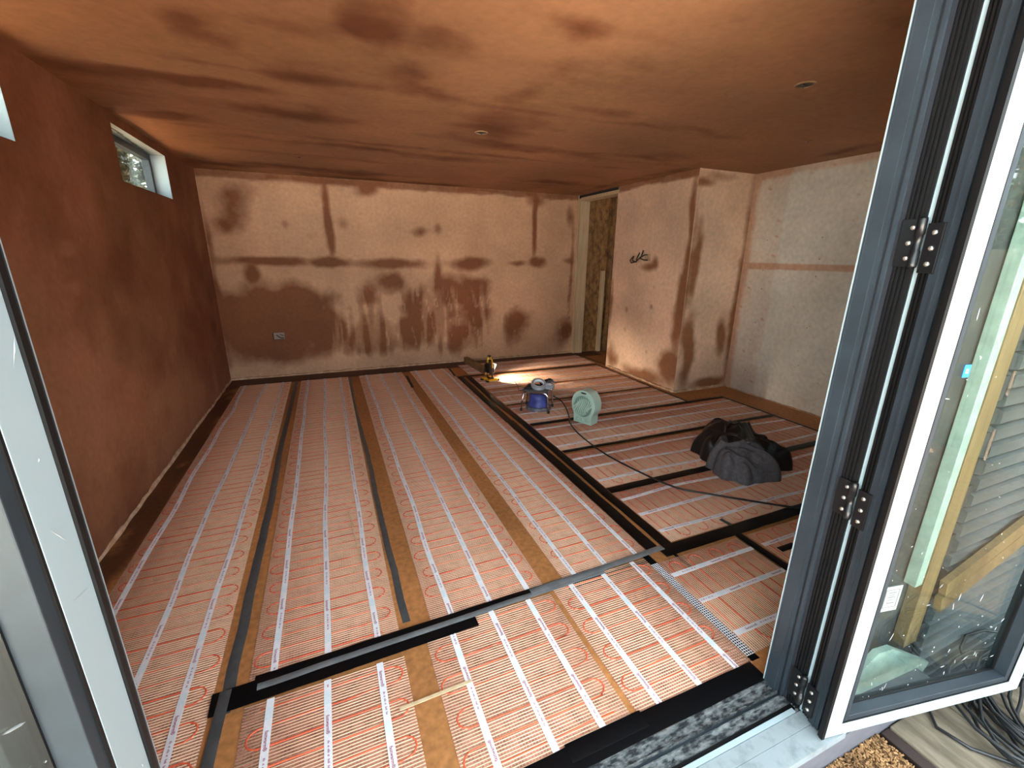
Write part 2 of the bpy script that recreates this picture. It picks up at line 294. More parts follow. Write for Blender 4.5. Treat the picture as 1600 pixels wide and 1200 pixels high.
# left wall with two small high windows
WIN = [(-1.95, -.93, 1.815, 2.14), (-4.06, -3.02, 1.815, 2.14)]
cy = [w for q in WIN for w in q[:2]]; cz = [1.815, 2.14]
def left_mask(A, B): return np.clip(wetmask(A, B, LW, .50, .40, 1.1)+.25*(fbm(A*6, B*1.3)-.5), 0, 1)
wl = struct(grid('wall_left', ax(-4.9, 0, .03, *cy), ax(0, H, .03, *cz), lambda u, v: (0*u, u, v), M['plaster_left'], left_mask, WIN))
def back_mask(A, B):
    low = smooth((1.25-B)/.35)*smooth((B-.10)/.15)
    region = low*(.10+.10*smooth((2.9-A)/.6)-.15*smooth((A-3.0)/.3))
    m = wetmask(A, B, BW, .05+region, .30+.22*low, 1.9)
    drip = smooth((fbm(A*10, B*1.0)-.46)/.16)*smooth((1.15-B)/.3)*.5*smooth((A-.9)/.3)*smooth((3.6-A)/.4)
    scr = (fbm(A*30+B*6, B*2.5+3, 3) > .72)*.25*smooth((A-1.2)/.3)*smooth((1.1-B)/.2)
    m = m-drip*(.4+.6*fbm(A*3, B*3))-scr
    m = np.where(B < .13, np.minimum(m, .25+.5*fbm(A*4, B*9)), m)
    m = np.maximum(m, .75*smooth((B-2.135+.05*fbm(A*4, 0*A+2))/.035))
    return np.clip(m, 0, 1)
struct(grid('wall_back', ax(-.0, XP, .02), ax(0, H, .02), lambda u, v: (u, 0*u, v), M['plaster_back'], back_mask, [(.49, .61, .435, .515)]))
struct(grid('wall_right', ax(YF, YR, .03), ax(0, H, .02), lambda u, v: (XR+0*u, u, v), M['board_right'],
     lambda A, B: np.clip(.34*smooth((A+2.575)/.03)+.75*(np.abs(B-1.325) < .026+.01*fbm(A*6, B*3))+.6*smooth((B-2.13+.03*fbm(A*5, A*0))/.05)+.5*smooth((A+2.235+.05*fbm(B*4, B*0))/.05)+.55*(fbm(A*40, B*40) > .80), 0, 1)))
struct(grid('wall_partition', ax(YR, -.90, .02), ax(0, H, .02), lambda u, v: (XP+0*u, u, v), M['plaster_partition'], lambda A, B: np.clip(np.maximum(wetmask(A, B, PW, .05, .14, 1.8), .8*smooth((B-2.15+.05*fbm(A*5, 0*A))/.03)), 0, 1)))
struct(grid('wall_return', ax(XP, XR, .02), ax(0, H, .02), lambda u, v: (u, YR+0*u, v), M['plaster_partition'], lambda A, B: np.clip(wetmask(A, B, RET, .16, .2, 1.8), 0, 1)))
struct(grid('ceiling', ax(-.0, XR, .03), ax(-4.9, 0, .03), lambda u, v: (u, v, H+0*u), M['plaster_ceiling'],
     lambda A, B: np.clip(wetmask(A, B, [(a, b, ra*1.25, rb*.9, k*.92) for a, b, ra, rb, k in CE], .16, .36, 1.3, .22)+.95*(fbm(A*.8+5, B*4.5)-.5)+.3*(fbm(A*3+5, B*14, 3)-.5), 0, 1)))
# front wall (behind the door frame): inner lining and outer sheathing
fw = MB()
for z0, z1, x0, x1 in ((0, 2.12, -.1, XL0-.03), (0, 2.12, XJ+.03, 3.75), (0, .85, 3.75, 5.0), (2.05, 2.12, 3.75, 5.0), (0, 2.12, 5.0, 5.3), (2.12, 2.62, -.1, 5.3)): fw.box(x0, x1, -4.985, YF, z0, z1)
fw.box(XJ+.06, 5.3, -4.99, -4.91, -.45, 0)
front = struct(fw.build('wall_front', M['membrane']))
w3 = struct(empty('added_window_3'))  # unseen window, added to let more light onto the right side
for q in ((3.75, 5.0, .85, .90), (3.75, 5.0, 2.0, 2.05), (3.75, 3.80, .9, 2.0), (4.95, 5.0, .9, 2.0)): MB().box(q[0], q[1], -4.985, -4.92, q[2], q[3]).build('frame', M['anthracite'], w3)
MB().box(3.8, 4.95, -4.955, -4.949, .9, 2.0).build('pane', M['glass'], w3)
rf = struct(empty('roof')); MB().box(-.75, 6.3, -5.50, .4, 2.62, 2.68).build('roof_deck', M['membrane'], rf); MB().box(-.75, 6.3, -5.52, -5.50, 2.52, 2.70).build('added_fascia_board', M['anthracite'], rf); MB().box(-.75, 6.3, -5.50, -4.985, 2.56, 2.57).build('added_soffit', M['white_paint'], rf)  # overhanging eave is added, out of view, to shade the sill and near floor
MB().box(-.1, 6.1, .06, .12, -.45, 2.62).build('wall_outer', M['membrane'])['kind'] = 'structure'
# partition core, store-room walls and roof slab
bk = MB(); bk.box(XP+.012, XR-.0, YR+.012, YR+.10, 0, H-.002); bk.box(XP+.012, XP+.11, YR+.1, -.927, 0, H-.002); bk.box(XP+.01, XP+.11, -.9, -.03, 2.17, H-.002)
struct(bk.build('wall_core', M['membrane']))
sr = MB(); sr.box(4.56, 6.0, .004, .03, 0, 2.4); sr.box(5.9, 5.93, -2.4, 0, 0, 2.4); sr.box(5.19, 5.21, -2.4, -1.2, 0, 2.4); sr.box(4.5, 6, -2.4, .03, 2.4, 2.42)
struct(sr.build('wall_store_room', M['osb']))
for x0, z0, z1 in ((4.86, 0, 1.2), (4.96, 0, 2.2)):
    struct(MB().box(x0, x0+.05, -.05, .004, z0, z1).build('trim_9', M['timber_pale' if z1 < 2 else 'osb']))
# doorway lining
dl = struct(empty('door_4'))
MB().box(XP-.004, XP+.145, -.055, -.012, 0, 2.155).build('jamb', M['timber_pale'], dl)
MB().box(XP-.004, XP+.145, -.925, -.055, 2.125, 2.165).build('head', M['timber_pale'], dl)
MB().box(XP+.004, XP+.145, -.925, -.905, 0, 2.125).build('jamb', M['timber_pale'], dl)
MB().box(XP+.02, XP+.03, -.9, -.05, 0, .006).build('threshold', M['edge_brown'], dl)
MB().box(XP-.012, XP-.004, -.018, .0, 0, H).build('architrave', M['timber_pale'], dl)
scr = MB()
for i in range(26):
    y = random.choice([-2.42, -2.95, -3.35, -3.85])+random.uniform(-.02, .02); z = random.choice([.08, .25, .42, .6, .78, .95, 1.12, 1.27, 1.38, 1.55, 1.75, 1.95])+random.uniform(-.03, .03)
    scr.prism([(.0045*math.cos(k*PI/4), .0045*math.sin(k*PI/4)) for k in range(8)], 0, .001, Matrix.Translation((XR-.0015, y, z)) @ Matrix.Rotation(PI/2, 4, 'Y'))
scr.build('screw_head', M['edge_brown'], bpy.data.objects['wall_right'])['kind'] = 'stuff'
# ragged plaster lip along the wall feet
def lip(name, a, b, nrm, n, w=.012, h=.03):
    a = Vector(a); b = Vector(b); nrm = Vector(nrm); vs = []; fs = []
    for i in range(n+1):
        p = a.lerp(b, i/n); k = vnoise(i*.37+a.x*9, a.y*3+.5); k2 = vnoise(i*.9+4, a.x*5+1.7)
        ww = w*(.5+1.1*k); hh = h*(.55+.9*k2)
        vs += [p+nrm*ww, p+nrm*ww*.75+Vector((0, 0, hh*.55)), p+nrm*.002+Vector((0, 0, hh)), p-nrm*.004]
    for i in range(n):
        for j in range(3): fs.append((4*i+j, 4*i+4+j, 4*i+5+j, 4*i+1+j))
    return struct(MB().add(vs, fs).build(name, M['lip'], sm=True))
lip('baseboard_left', (0, -4.86, 0), (0, 0, 0), (1, 0, 0), 110, .009, .022)
lip('baseboard_back', (0, 0, 0), (XP, 0, 0), (0, -1, 0), 140, .012, .024)
lip('baseboard_partition', (XP, -.925, 0), (XP, YR, 0), (-1, 0, 0), 60, .012, .026)
lip('baseboard_return', (XP, YR, 0), (XR, YR, 0), (0, -1, 0), 30, .012, .026)
lip('baseboard_right', (XR, YR, 0), (XR, YF, 0), (-1, 0, 0), 60, .006, .012)

# windows in the left wall
def small_window(name, y0, y1, z0, z1):
    w = struct(empty(name)); D = .10
    def rv(nm, *b, m='white_paint'): return MB().box(*b).build(nm, M[m], w)
    rv('reveal', -D-.06, -.0015, y0-.02, y0, z0-.02, z1+.02); rv('reveal', -D-.06, -.0015, y1, y1+.02, z0-.02, z1+.02)
    rv('reveal', -D-.06, -.0015, y0, y1, z1, z1+.02); rv('reveal', -D-.06, -.0015, y0, y1, z0-.02, z0)
    for i in range(4):                                                         # slots of the plaster bead
        yy = y0+.12+i*.16; MB().box(-.05-.012*i, -.043-.012*i, yy, yy+.22, z1-.0015, z1+.001).build('bead_slot', M['black_plastic'], w)
    f = MB(); t = .045
    f.box(-D-.05, -D, y0, y1, z1-t, z1); f.box(-D-.05, -D, y0, y1, z0, z0+t*.55); f.box(-D-.05, -D, y0, y0+t, z0+t*.55, z1-t); f.box(-D-.05, -D, y1-t, y1, z0+t*.55, z1-t)
    f.build('frame', M['anthracite'], w)
    MB().box(-D-.03, -D-.024, y0+t, y1-t, z0+t*.55, z1-t).build('pane', M['glass'], w)
    return w
small_window('window_1', *WIN[0]); small_window('window_2', *WIN[1])
# hedge and pale panel outside the small windows
def leaves(name, n, cx, cyy, cz_, sx, sy, sz, size, m, parent=None):
    P = rng.normal(size=(n, 3)); P /= np.linalg.norm(P, axis=1)[:, None]; P *= (rng.random(n)**.33)[:, None]
    P = P*np.array([sx, sy, sz])+np.array([cx, cyy, cz_])
    A = rng.normal(size=(n, 3)); A /= np.linalg.norm(A, axis=1)[:, None]; B = np.cross(A, rng.normal(size=(n, 3))); B /= np.linalg.norm(B, axis=1)[:, None]
    s = size*(.6+.8*rng.random(n))[:, None]
    V = np.stack([P-A*s, P+B*s*.5, P+A*s, P-B*s*.5], 1).reshape(-1, 3)
    return np_mesh(name, V, np.arange(4*n).reshape(-1, 4), m, parent)
hd = thing('hedge', 'green leafy hedge outside the small left window', 'hedge', (-.62, -.35, -.3))
o = leaves('foliage', 6000, 0, 0, 2.2, .24, .85, .85, .030, M['leaf'], hd); o['kind'] = 'stuff'
for k in range(5): MB().tube([(0, -.5+.25*k, 0), (.05, -.5+.24*k, 1.0), (0, -.45+.23*k, 2.2)], .025, 6).build('stem', M['beam'], hd)
pn = thing('garden_screen', 'pale grey upright screen outside the small left window', 'screen', (-.68, 1.45, -.3))
MB().box(-.02, .02, -.85, .85, 0, 3.0).build('panel', M['render_grey'], pn)
for yy in (-.87, .87): MB().box(-.04, .04, yy-.03, yy+.03, 0, 3.05).build('post', M['render_grey'], pn)

# downlight holes and other ceiling points
def hole(x, y, r, label):
    t = thing('downlight_hole', label, 'ceiling hole', (x, y, H))
    MB().lathe([(r*1.35, 0), (r*1.25, -.004), (r*1.02, -.006), (r, -.001)], 24).build('rim', M['rim'], t, True)
    MB().lathe([(r*1.01, -.0012), (0.0001, -.0010)], 24).build('shade_disc', M['black_plastic'], t)  # no hole is cut: a flat black disc stands in for the dark inside
    MB().tube([(r*.2, 0, -.001), (r*.1, r*.3, -.012), (-r*.3, -.2*r, -.006), (-r*.55, -.1*r, -.001)], .002, 5).build('cable_end', M['cable_black'], t)
hole(3.339, -3.92, .036, 'round dark downlight hole in ceiling nearest the door frame')
hole(2.19, -2.448, .034, 'small dark downlight hole near the middle of the ceiling')
hole(.998, -1.067, .018, 'tiny dark hole in ceiling near the back left corner')
hole(4.377, -3.23, .016, 'faint tiny hole in ceiling above the plasterboard wall')

# double socket box let into the back wall, cable outlet on the partition
sb = thing('socket_box', 'recessed double socket box low on back wall by left corner', 'socket box', (.55, 0, .475))
k = MB()
k.box(-.06, .06, .030, .034, -.04, .04); k.box(-.06, -.057, 0, .03, -.04, .04); k.box(.057, .06, 0, .03, -.04, .04); k.box(-.06, .06, 0, .03, .037, .04); k.box(-.06, .06, 0, .03, -.04, -.037)
k.build('box', M['box_metal'], sb)
MB().tube([(-.03, .028, .012), (-.012, .002, .0), (.012, -.006, -.018), (.04, .004, -.02)], .006, 6).build('cable', M['cable_black'], sb)
MB().tube([(.0, .028, .02), (.02, .004, .016), (.042, .01, .004)], .004, 6).build('cable', M['cable_black'], sb)
kb = thing('cable_outlet', 'wall outlet with loose dark cables on pale partition', 'cable outlet', (XP, -1.46, 1.385))
MB().box(-.003, .003, -.13, -.03, -.03, .045).build('back_box', M['lip'], kb); MB().box(-.006, .0, -.135, -.025, -.037, -.031).build('back_box_lip', M['timber_pale'], kb)
for pts in ([(0, .18, .01), (-.02, .20, -.03), (-.03, .16, -.055), (-.03, .08, -.04), (-.03, 0, .01), (-.02, -.06, .035), (-.005, -.085, .035)],
            [(0, .17, .012), (-.02, .14, .02), (-.03, .14, -.03), (-.02, .08, -.045)],
            [(0, .06, .06), (-.015, .07, .02), (-.03, .075, -.02), (-.025, .05, -.025)],
            [(0, -.0, .085), (-.015, .0, .04), (-.03, .002, -.005), (-.03, -.06, -.02), (-.01, -.1, -.02)]):
    MB().tube(pts, .007, 6).build('cable', M['cable_black'], kb, True)

# ------------------------------------------------------------------ door frame (trim), threshold, leaves
FT = 2.10
def jamb(name, label, sgn, X, full):
    t = tag(struct(empty(name)), label, None)
    def b(nm, d0, d1, y0, y1, m, z1=FT, z0=0.0):   # d: depth behind the jamb face X
        x0, x1 = sorted((X+sgn*d0, X+sgn*d1)); return MB().box(x0, x1, y1, y0, z0, z1).build(nm, M[m], t)
    b('inner_flange', -.0005, .05, -4.8945, -4.8985, 'white_paint')
    b('face', 0, .05, -4.8985, -4.934, 'anthracite')
    b('lip', -.002, .05, -4.9005, -4.9045, 'anthracite')
    for i, (a, c) in enumerate(((-4.934, -4.944), (-4.944, -4.952), (-4.952, -4.960), (-4.960, -4.970))): b('rebate', (.004, .010, .005, .013)[i], .05, a, c, 'anthracite' if i % 2 == 0 else 'anthracite_shaded')
    b('seal_channel', .017, .05, -4.970, -5.010, 'rubber')
    for y in (-4.974, -4.983, -4.992, -5.001): b('seal_rib', .012, .02, y, y-.0042, 'rubber')
    b('cover_strip', .022, .05, -5.010, -5.021, 'pale_strip')
    return t
jr = jamb('trim_1', 'anthracite right door jamb with black hinges and ribbed seals', 1, XJ, True)
jl = jamb('trim_2', 'anthracite left door jamb behind the open left leaf', -1, XL0, False)
hd_ = struct(empty('trim_3')); MB().box(XL0-.05, XJ+.05, -5.02, -4.87, FT, FT+.07).build('head_rail', M['anthracite'], hd_)
th = tag(struct(empty('trim_4')), 'dusty aluminium door track across the threshold', None)
def tb(nm, y0, y1, z1, m, z0=-.05): return MB().box(XL0-.02, XJ+.02, y1, y0, z0, z1).build(nm, M[m], th)
tb('track', -4.9, -4.912, .008, 'track'); tb('track', -4.912, -4.940, .002, 'track'); tb('track_rib', -4.940, -4.944, .007, 'track'); tb('track', -4.944, -4.956, -.004, 'anthracite')
tb('track_rib', -4.956, -4.960, .006, 'track'); tb('track', -4.960, -4.982, -.003, 'track'); tb('track', -4.982, -4.999, -.010, 'rubber')
sl = tag(struct(empty('trim_5')), 'dusty white outer door sill with grey fascia', None)
def sbx(nm, y0, y1, z0, z1, m, x1=2.95): return MB().box(-.2, x1, y1, y0, z0, z1).build(nm, M[m], sl)
sbx('sill_upstand', -4.999, -5.0125, -.03, .002, 'white_paint', XJ+.0); sbx('sill_plate', -5.0145, -5.055, -.03, -.001, 'sill', 2.40); sbx('sill_plate', -5.0562, -5.112, -.03, -.003, 'sill', 2.45)
sbx('fascia', -5.0, -5.107, -.085, -.031, 'fascia'); sbx('fascia', -5.0, -5.100, -.16, -.0865, 'fascia')
MB().add([(1.75, -5.060, -.0022), (1.80, -5.048, -.0006), (1.92, -5.05, -.0006), (1.98, -5.075, -.0022), (1.93, -5.097, -.0022), (1.84, -5.085, -.0022)], [(5, 4, 3, 2, 1, 0)]).build('stain', mat('rust_dust_stain', (.25, .17, .12), .8, var=.2), sl)

def hinge(z, parent_jamb, y):
    h = MB().box(XJ+.008, XJ+.014, y-.0005, y+.036, z-.053, z+.053).build('hinge_plate', M['black_steel'], parent_jamb, bevel=.001)
    for i in range(3):
        Mx = Matrix.Translation((XJ+.0085, y+.012+.002*(i % 2), z-.034+.034*i)) @ Matrix.Rotation(-PI/2, 4, 'Y')
        MB().lathe([(.0058, 0), (.0052, .0028), (.003, .0042), (.0001, .0042)], 12, Mx).build('bolt', M['bolt'], h, True)
    Mb = Matrix.Translation((XJ+.006, y-.004, z))
    MB().lathe([(.0085, -.055), (.0095, -.05), (.0095, -.018), (.008, -.017), (.008, .017), (.0095, .018), (.0095, .05), (.0085, .055)], 16, Mb).build('barrel', M['black_steel'], h, True)

def leaf(name, label, loc, rz, s, width=.79, hz=(1.427, .761, .088), hinges=True):
    L = tag(struct(empty(name, loc, rz)), label, None); Z0 = .004; Z1 = 2.085; st = .061; t = .066; rb = .044
    def b(nm, u0, u1, y0, y1, z0, z1, m, par=L, bev=0):
        a, c = sorted((s*y0, s*y1)); return MB().box(u0, u1, a, c, z0, z1).build(nm, M[m], par, bevel=bev)
    # four white inner faces with the grey outer profile behind each
    for nm, u0, u1, z0, z1 in (('stile', .004, st, Z0, Z1), ('stile', width-.055, width, Z0, Z1), ('rail', st, width-.055, Z0, Z0+rb), ('rail', st, width-.055, Z1-rb, Z1)):
        f = b(nm, u0, u1, 0, .012, z0, z1, 'white_paint', bev=.001)
        if nm == 'stile' and u0 < .1:
            g0, g1 = .002, st-.004
            b('outer_profile', g0+.012, g1, .012, .024, z0, z1, 'anthracite_shaded', f); b('outer_profile', g0+.004, g1, .024, .036, z0, z1, 'anthracite', f)
            b('profile_rib', g0, g1, .036, .039, z0, z1, 'anthracite', f); b('outer_profile', g0+.003, g1, .039, .056, z0, z1, 'anthracite', f)
        else: b('outer_profile', u0+.002, u1-.002, .012, t, z0+.002, z1-.002, 'anthracite', f)
    b('gasket', -.006, .004, -.003, .007, Z0+.001, Z1, 'rubber'); b('gasket', -.004, .010, .007, .013, Z0+.001, Z1, 'rubber')
    b('seal_channel', .012, st-.006, .056, .084, Z0+.002, Z1, 'rubber')
    for k in range(3): b('seal_rib', .007, .012, .058+.0085*k, .0625+.0085*k, Z0+.002, Z1, 'rubber')
    # glazing beads and their dark gaskets
    u0, u1, z0, z1 = st, width-.055, Z0+rb, Z1-rb; bw = .022
    for q in ((u0, u0+bw, z0, z1), (u1-bw, u1, z0, z1), (u0+bw, u1-bw, z0, z0+bw), (u0+bw, u1-bw, z1-bw, z1)):
        b('glazing_bead', q[0], q[1], .003, .036, q[2], q[3], 'bead', bev=.0015)
    g = .004
    for q in ((u0, u0+g, z0, z1), (u1-g, u1, z0, z1), (u0, u1, z0, z0+g), (u0, u1, z1-g, z1)): b('bead_gasket', q[0], q[1], .0005, .008, q[2], q[3], 'rubber')
    for q in ((u0+bw-.001, u0+bw+.003, z0, z1), (u1-bw-.003, u1-bw+.001, z0, z1), (u0, u1, z0+bw-.001, z0+bw+.004)): b('glass_seal', q[0], q[1], .033, .039, q[2], q[3], 'rubber')
    b('pane', u0, u1, .037, .042, z0, z1, 'glass')
    # dried paint and plaster specks on glass and profiles
    V = []; F = []
    for i in range(170):
        on = random.random(); a = random.uniform(0, PI); ln = random.choice([.002, .002, .003, .004, .004, .009, .016]); w = random.uniform(.0007, .0014)
        if on < .75: cu, cz_, yy = random.uniform(u0+.02, u1-.02), z0+.03+(1.6*random.random()**1.7), .0362
        elif on < .9: cu, cz_, yy = random.uniform(u0, u1), z0+random.uniform(.002, .02), .0052
        else: cu, cz_, yy = random.uniform(.003, .06), random.uniform(.05, 1.8), -.0006
        if on < .75 and random.random() < .5: a = PI/2+random.uniform(-.3, .3)
        du, dz = math.cos(a)*ln, math.sin(a)*ln; pu, pz = -math.sin(a)*w, math.cos(a)*w; b0 = len(V)
        for e, h in ((-1, 0), (-.5, 1), (.6, .8), (1, 0), (.5, -.9), (-.6, -1)): V.append((cu+du*e+pu*h, s*yy, cz_+dz*e+pz*h))
        V.append((cu, s*(yy-.0008), cz_)); F += [(b0+j, b0+(j+1) % 6, b0+6) for j in range(6)]
    o = MB().add(V, F).build('paint_spatter', M['spatter'], L); o['kind'] = 'stuff'
    if hinges:
        for z in hz:
            h = b('hinge_plate', .0, .006, .046, .080, z-.066, z+.042, 'black_steel', bev=.001)
            for i in range(3):
                Mx = Matrix.Translation((.0, s*.062, z-.046+.034*i)) @ Matrix.Rotation(-PI/2, 4, 'Y')
                MB().lathe([(.0058, 0), (.0052, .0028), (.003, .0042), (.0001, .0042)], 12, Mx).build('bolt', M['bolt'], h, True)
    return L
RZ = math.atan2(-.182, .983)
DR = leaf('door_1', 'open right door leaf, white inside, folded back against cladding', (2.351, -5.100, 0), RZ, 1)
DL = leaf('door_2', 'open left door leaf seen nearly edge-on at the left', (.831, -5.057, 0), -PI/2, -1)
for z in (1.427, .761, .088): hinge(z, jr, -5.006)
# label and blue tag stuck on the right pane
lb = MB().box(.126, .190, .0348, .0362, .415, .500).build('glass_label', M['label_white'], DR)
for q in ((.133, .136, .428, .490), (.180, .183, .428, .490), (.136, .180, .428, .430), (.136, .180, .488, .490), (.146, .172, .477, .480), (.150, .168, .470, .472), (.146, .170, .462, .465), (.148, .166, .453, .455), (.146, .172, .442, .445)):
    MB().box(q[0], q[1], .0342, .0349, q[2], q[3]).build('label_print', M['label_ink'], lb)
bt = MB().box(.166, .186, .0348, .0362, 1.115, 1.147).build('blue_tag', M['blue_tag'], DR); bt['label'] = 'bright blue tag on the glass'
MB().box(.1715, .1805, .0343, .0349, 1.125, 1.137).build('tag_mark', M['label_white'], bt)

# ------------------------------------------------------------------ facade outside, right of the door
cb = MB()
cl = struct(empty('wall_cladding'))
pitch = .0605; n_b = int((2.2+.45)/pitch)
cbm = MB(); cbm.add([(0, 0, 0), (0, -.018, .004), (0, -.022, .010), (0, -.022, pitch-.012), (0, -.012, pitch-.008), (0, 0, pitch-.004), (1.75, 0, 0), (1.75, -.018, .004), (1.75, -.022, .010), (1.75, -.022, pitch-.012), (1.75, -.012, pitch-.008), (1.75, 0, pitch-.004)],
    [(i, (i+1) % 6, 6+(i+1) % 6, 6+i) for i in range(6)]+[tuple(range(6))[::-1], tuple(range(6, 12))])
cme = cbm.mesh('cladding_board'); cme.materials.append(M['cladding'])
for i in range(n_b):
    o = link('cladding_board', cme, None, cl); o.location = (3.055+random.uniform(-.012, .012), -4.996, -.45+pitch*i)
for i in range(10): MB().box(2.985, 3.04, -5.012, -4.99, .02+.19*i, .10+.19*i).build('packer', M['membrane'], cl)
bt_ = tag(MB().box(2.888, 2.968, -5.026, -4.988, .055, 2.05).build('batten', M['timber'], None, bevel=.002), 'upright yellow timber batten behind the open right door', 'batten')
gs = tag(MB().box(2.838, 2.880, -5.024, -4.990, .33, 2.05).build('edge_strip', M['slab'], None, bevel=.002), 'narrow pale green strip beside the timber batten', 'strip')
tag(MB().bar((2.99, -5.040, .225), (3.72, -5.040, .425), .02, .065).build('timber_rail', M['timber']), 'lower yellow timber rail slanting across grey cladding', 'timber rail', 'slanting rails behind the glass')
tag(MB().bar((2.99, -5.040, .292), (3.72, -5.040, .492), .02, .058).build('timber_rail', M['timber']), 'upper yellow timber rail slanting across grey cladding', 'timber rail', 'slanting rails behind the glass')
tag(MB().add([(2.56, -5.02, -.02), (2.72, -5.03, .105), (2.78, -5.04, .11), (3.02, -5.06, -.03), (2.9, -5.07, -.14), (2.6, -5.05, -.15)] + [(2.56, -5.00, -.02), (2.72, -5.01, .105), (2.78, -5.02, .11), (3.02, -5.04, -.03), (2.9, -5.05, -.14), (2.6, -5.03, -.15)],
    [(0, 1, 2, 3, 4, 5), (11, 10, 9, 8, 7, 6)]+[(i, i+6, (i+1) % 6+6, (i+1) % 6) for i in range(6)]).build('board_offcut', M['slab']), 'pale green offcut leaning low behind the right door', 'board')

# ground, mulch bed, planks, cable coil
gd = struct(MB().box(-14, 14, -18, -4.99, -.6, -.45).build('ground', M['soil']))
g2 = struct(MB().box(-14, 14, .05, 14, -.6, -.45).build('ground_back', M['soil'])); g3 = struct(MB().box(-14, -.12, -4.99, .05, -.6, -.45).build('ground_side', M['soil']))
mb_ = MB(); mb_.box(-1.5, 2.69, -6.6, -5.102, -.45, -.165); bed = tag(mb_.build('mulch_bed', M['soil']), 'bed of brown wood chips below the door sill', 'mulch')
n = 16000; P = np.stack([rng.uniform(1.4, 2.68, n), -5.105-.75*rng.random(n)**1.6, -.165+.022*rng.random(n)], 1)
A = rng.normal(size=(n, 3))*np.array([1, 1, .35]); A /= np.linalg.norm(A, axis=1)[:, None]; B = np.cross(A, rng.normal(size=(n, 3))*.4+np.array([0, 0, 1])); B /= np.linalg.norm(B, axis=1)[:, None]; Nn = np.cross(A, B)
l_ = (.002+.005*rng.random(n))[:, None]; w_ = (.001+.0018*rng.random(n))[:, None]; h_ = (.001+.0015*rng.random(n))[:, None]
V = np.stack([P+sx*A*l_+sy*B*w_+sz*Nn*h_ for sx, sy, sz in ((-1, -1, -1), (1, -1, -1), (1, 1, -1), (-1, 1, -1), (-1, -1, 1), (1, -1, 1), (1, 1, 1), (-1, 1, 1))], 1).reshape(-1, 3)
o = np_mesh('wood_chip', V, (BOXF[None]+8*np.arange(n)[:, None, None]).reshape(-1, 4), M['chip'], bed); o['kind'] = 'stuff'
tag(MB().box(2.700, 2.742, -6.6, -5.102, -.45, -.152).build('edging_strip', M['edge_brown'], None, bevel=.004), 'dark brown edging between wood chips and grey plank', 'edging')
tag(MB().box(2.746, 3.02, -6.8, -5.104, -.19, -.145).build('plank', M['plank'], None, bevel=.004), 'weathered grey plank beside the wood chips', 'plank')
tag(MB().box(3.026, 3.42, -6.8, -5.104, -.19, -.147).build('plank', M['plank'], None, bevel=.004), 'weathered grey plank under the black cable coil', 'plank')
sp = MB(); sp.box(2.76, 4.2, -6.7, -5.12, -.45, -.195); struct(sp.build('trim_8', M['soil']))
pts = []; turns = 17; cxx, cyy = 3.30, -5.36
for i in range(turns*22):
    a = 2*PI*i/22; tt = i/(turns*22); k = int(i/22)
    r = .27+.05*math.sin(k*2.4)+.03*math.sin(a*2+k)+.02*math.sin(a*3+k*1.7)
    pts.append((cxx+.05*math.sin(k*1.3)+r*1.0*math.cos(a), cyy+.04*math.cos(k*2.1)+r*.85*math.sin(a), -.131+.006*((k*5) % 8)+.008*math.sin(a*2+k)))
coil = thing('cable_coil', 'loose coil of black cable on weathered planks', 'cable coil', (0, 0, 0))
MB().tube(pts, .0055, 6).build('cable', M['cable_black'], coil, True)
pts = [(2.90+.03*math.sin(i*.5), -5.12-.03*i+.0, -.138) for i in range(3)]
MB().tube([(3.10, -5.13, -.13), (2.93, -5.125, -.136), (2.88, -5.17, -.137), (2.90, -5.25, -.137), (2.97, -5.33, -.136), (3.1, -5.42, -.13), (3.2, -5.5, -.138)], .0055, 6).build('cable', M['cable_black'], coil, True)
# garden fence on the right-hand boundary, seen only as a reflection in the right pane
struct(MB().box(-14, 3.0, -18, -7.6, -.45, -.42).build('bounce_patio', M['gravel']))  # pale yard added out of view to bounce sunlight into the room
fe = thing('garden_fence', 'weathered wooden garden fence reflected in the right pane', 'fence', (6.05, -8.5, -.45))
fme = MB().box(-.012, .012, -.07, .07, 0, 1.95).mesh('fence_board'); fme.materials.append(M['fence'])
for i in range(44):
    o = link('fence_board', fme, None, fe); o.location = (random.uniform(-.01, .01), -3.3+.152*i, 0)
for z in (.4, 1.0, 1.6): MB().box(.012, .05, -3.4, 3.3, z-.04, z+.04).build('fence_rail', M['fence'], fe)

th2 = thing('added_tall_hedge', 'added dark hedge filling the sky above the garden fence', 'hedge', (8.0, -8.5, -.45))  # unseen hedge added to keep bright sky out of the pane reflection
o = leaves('foliage', 9000, 0, 0, 2.4, .7, 5.5, 2.4, .11, M['leaf'], th2); o['kind'] = 'stuff'
for k in range(7): MB().tube([(0, -4.5+1.5*k, 0), (.05, -4.5+1.5*k, 2), (0, -4.4+1.5*k, 4)], .06, 6).build('trunk', M['beam'], th2)

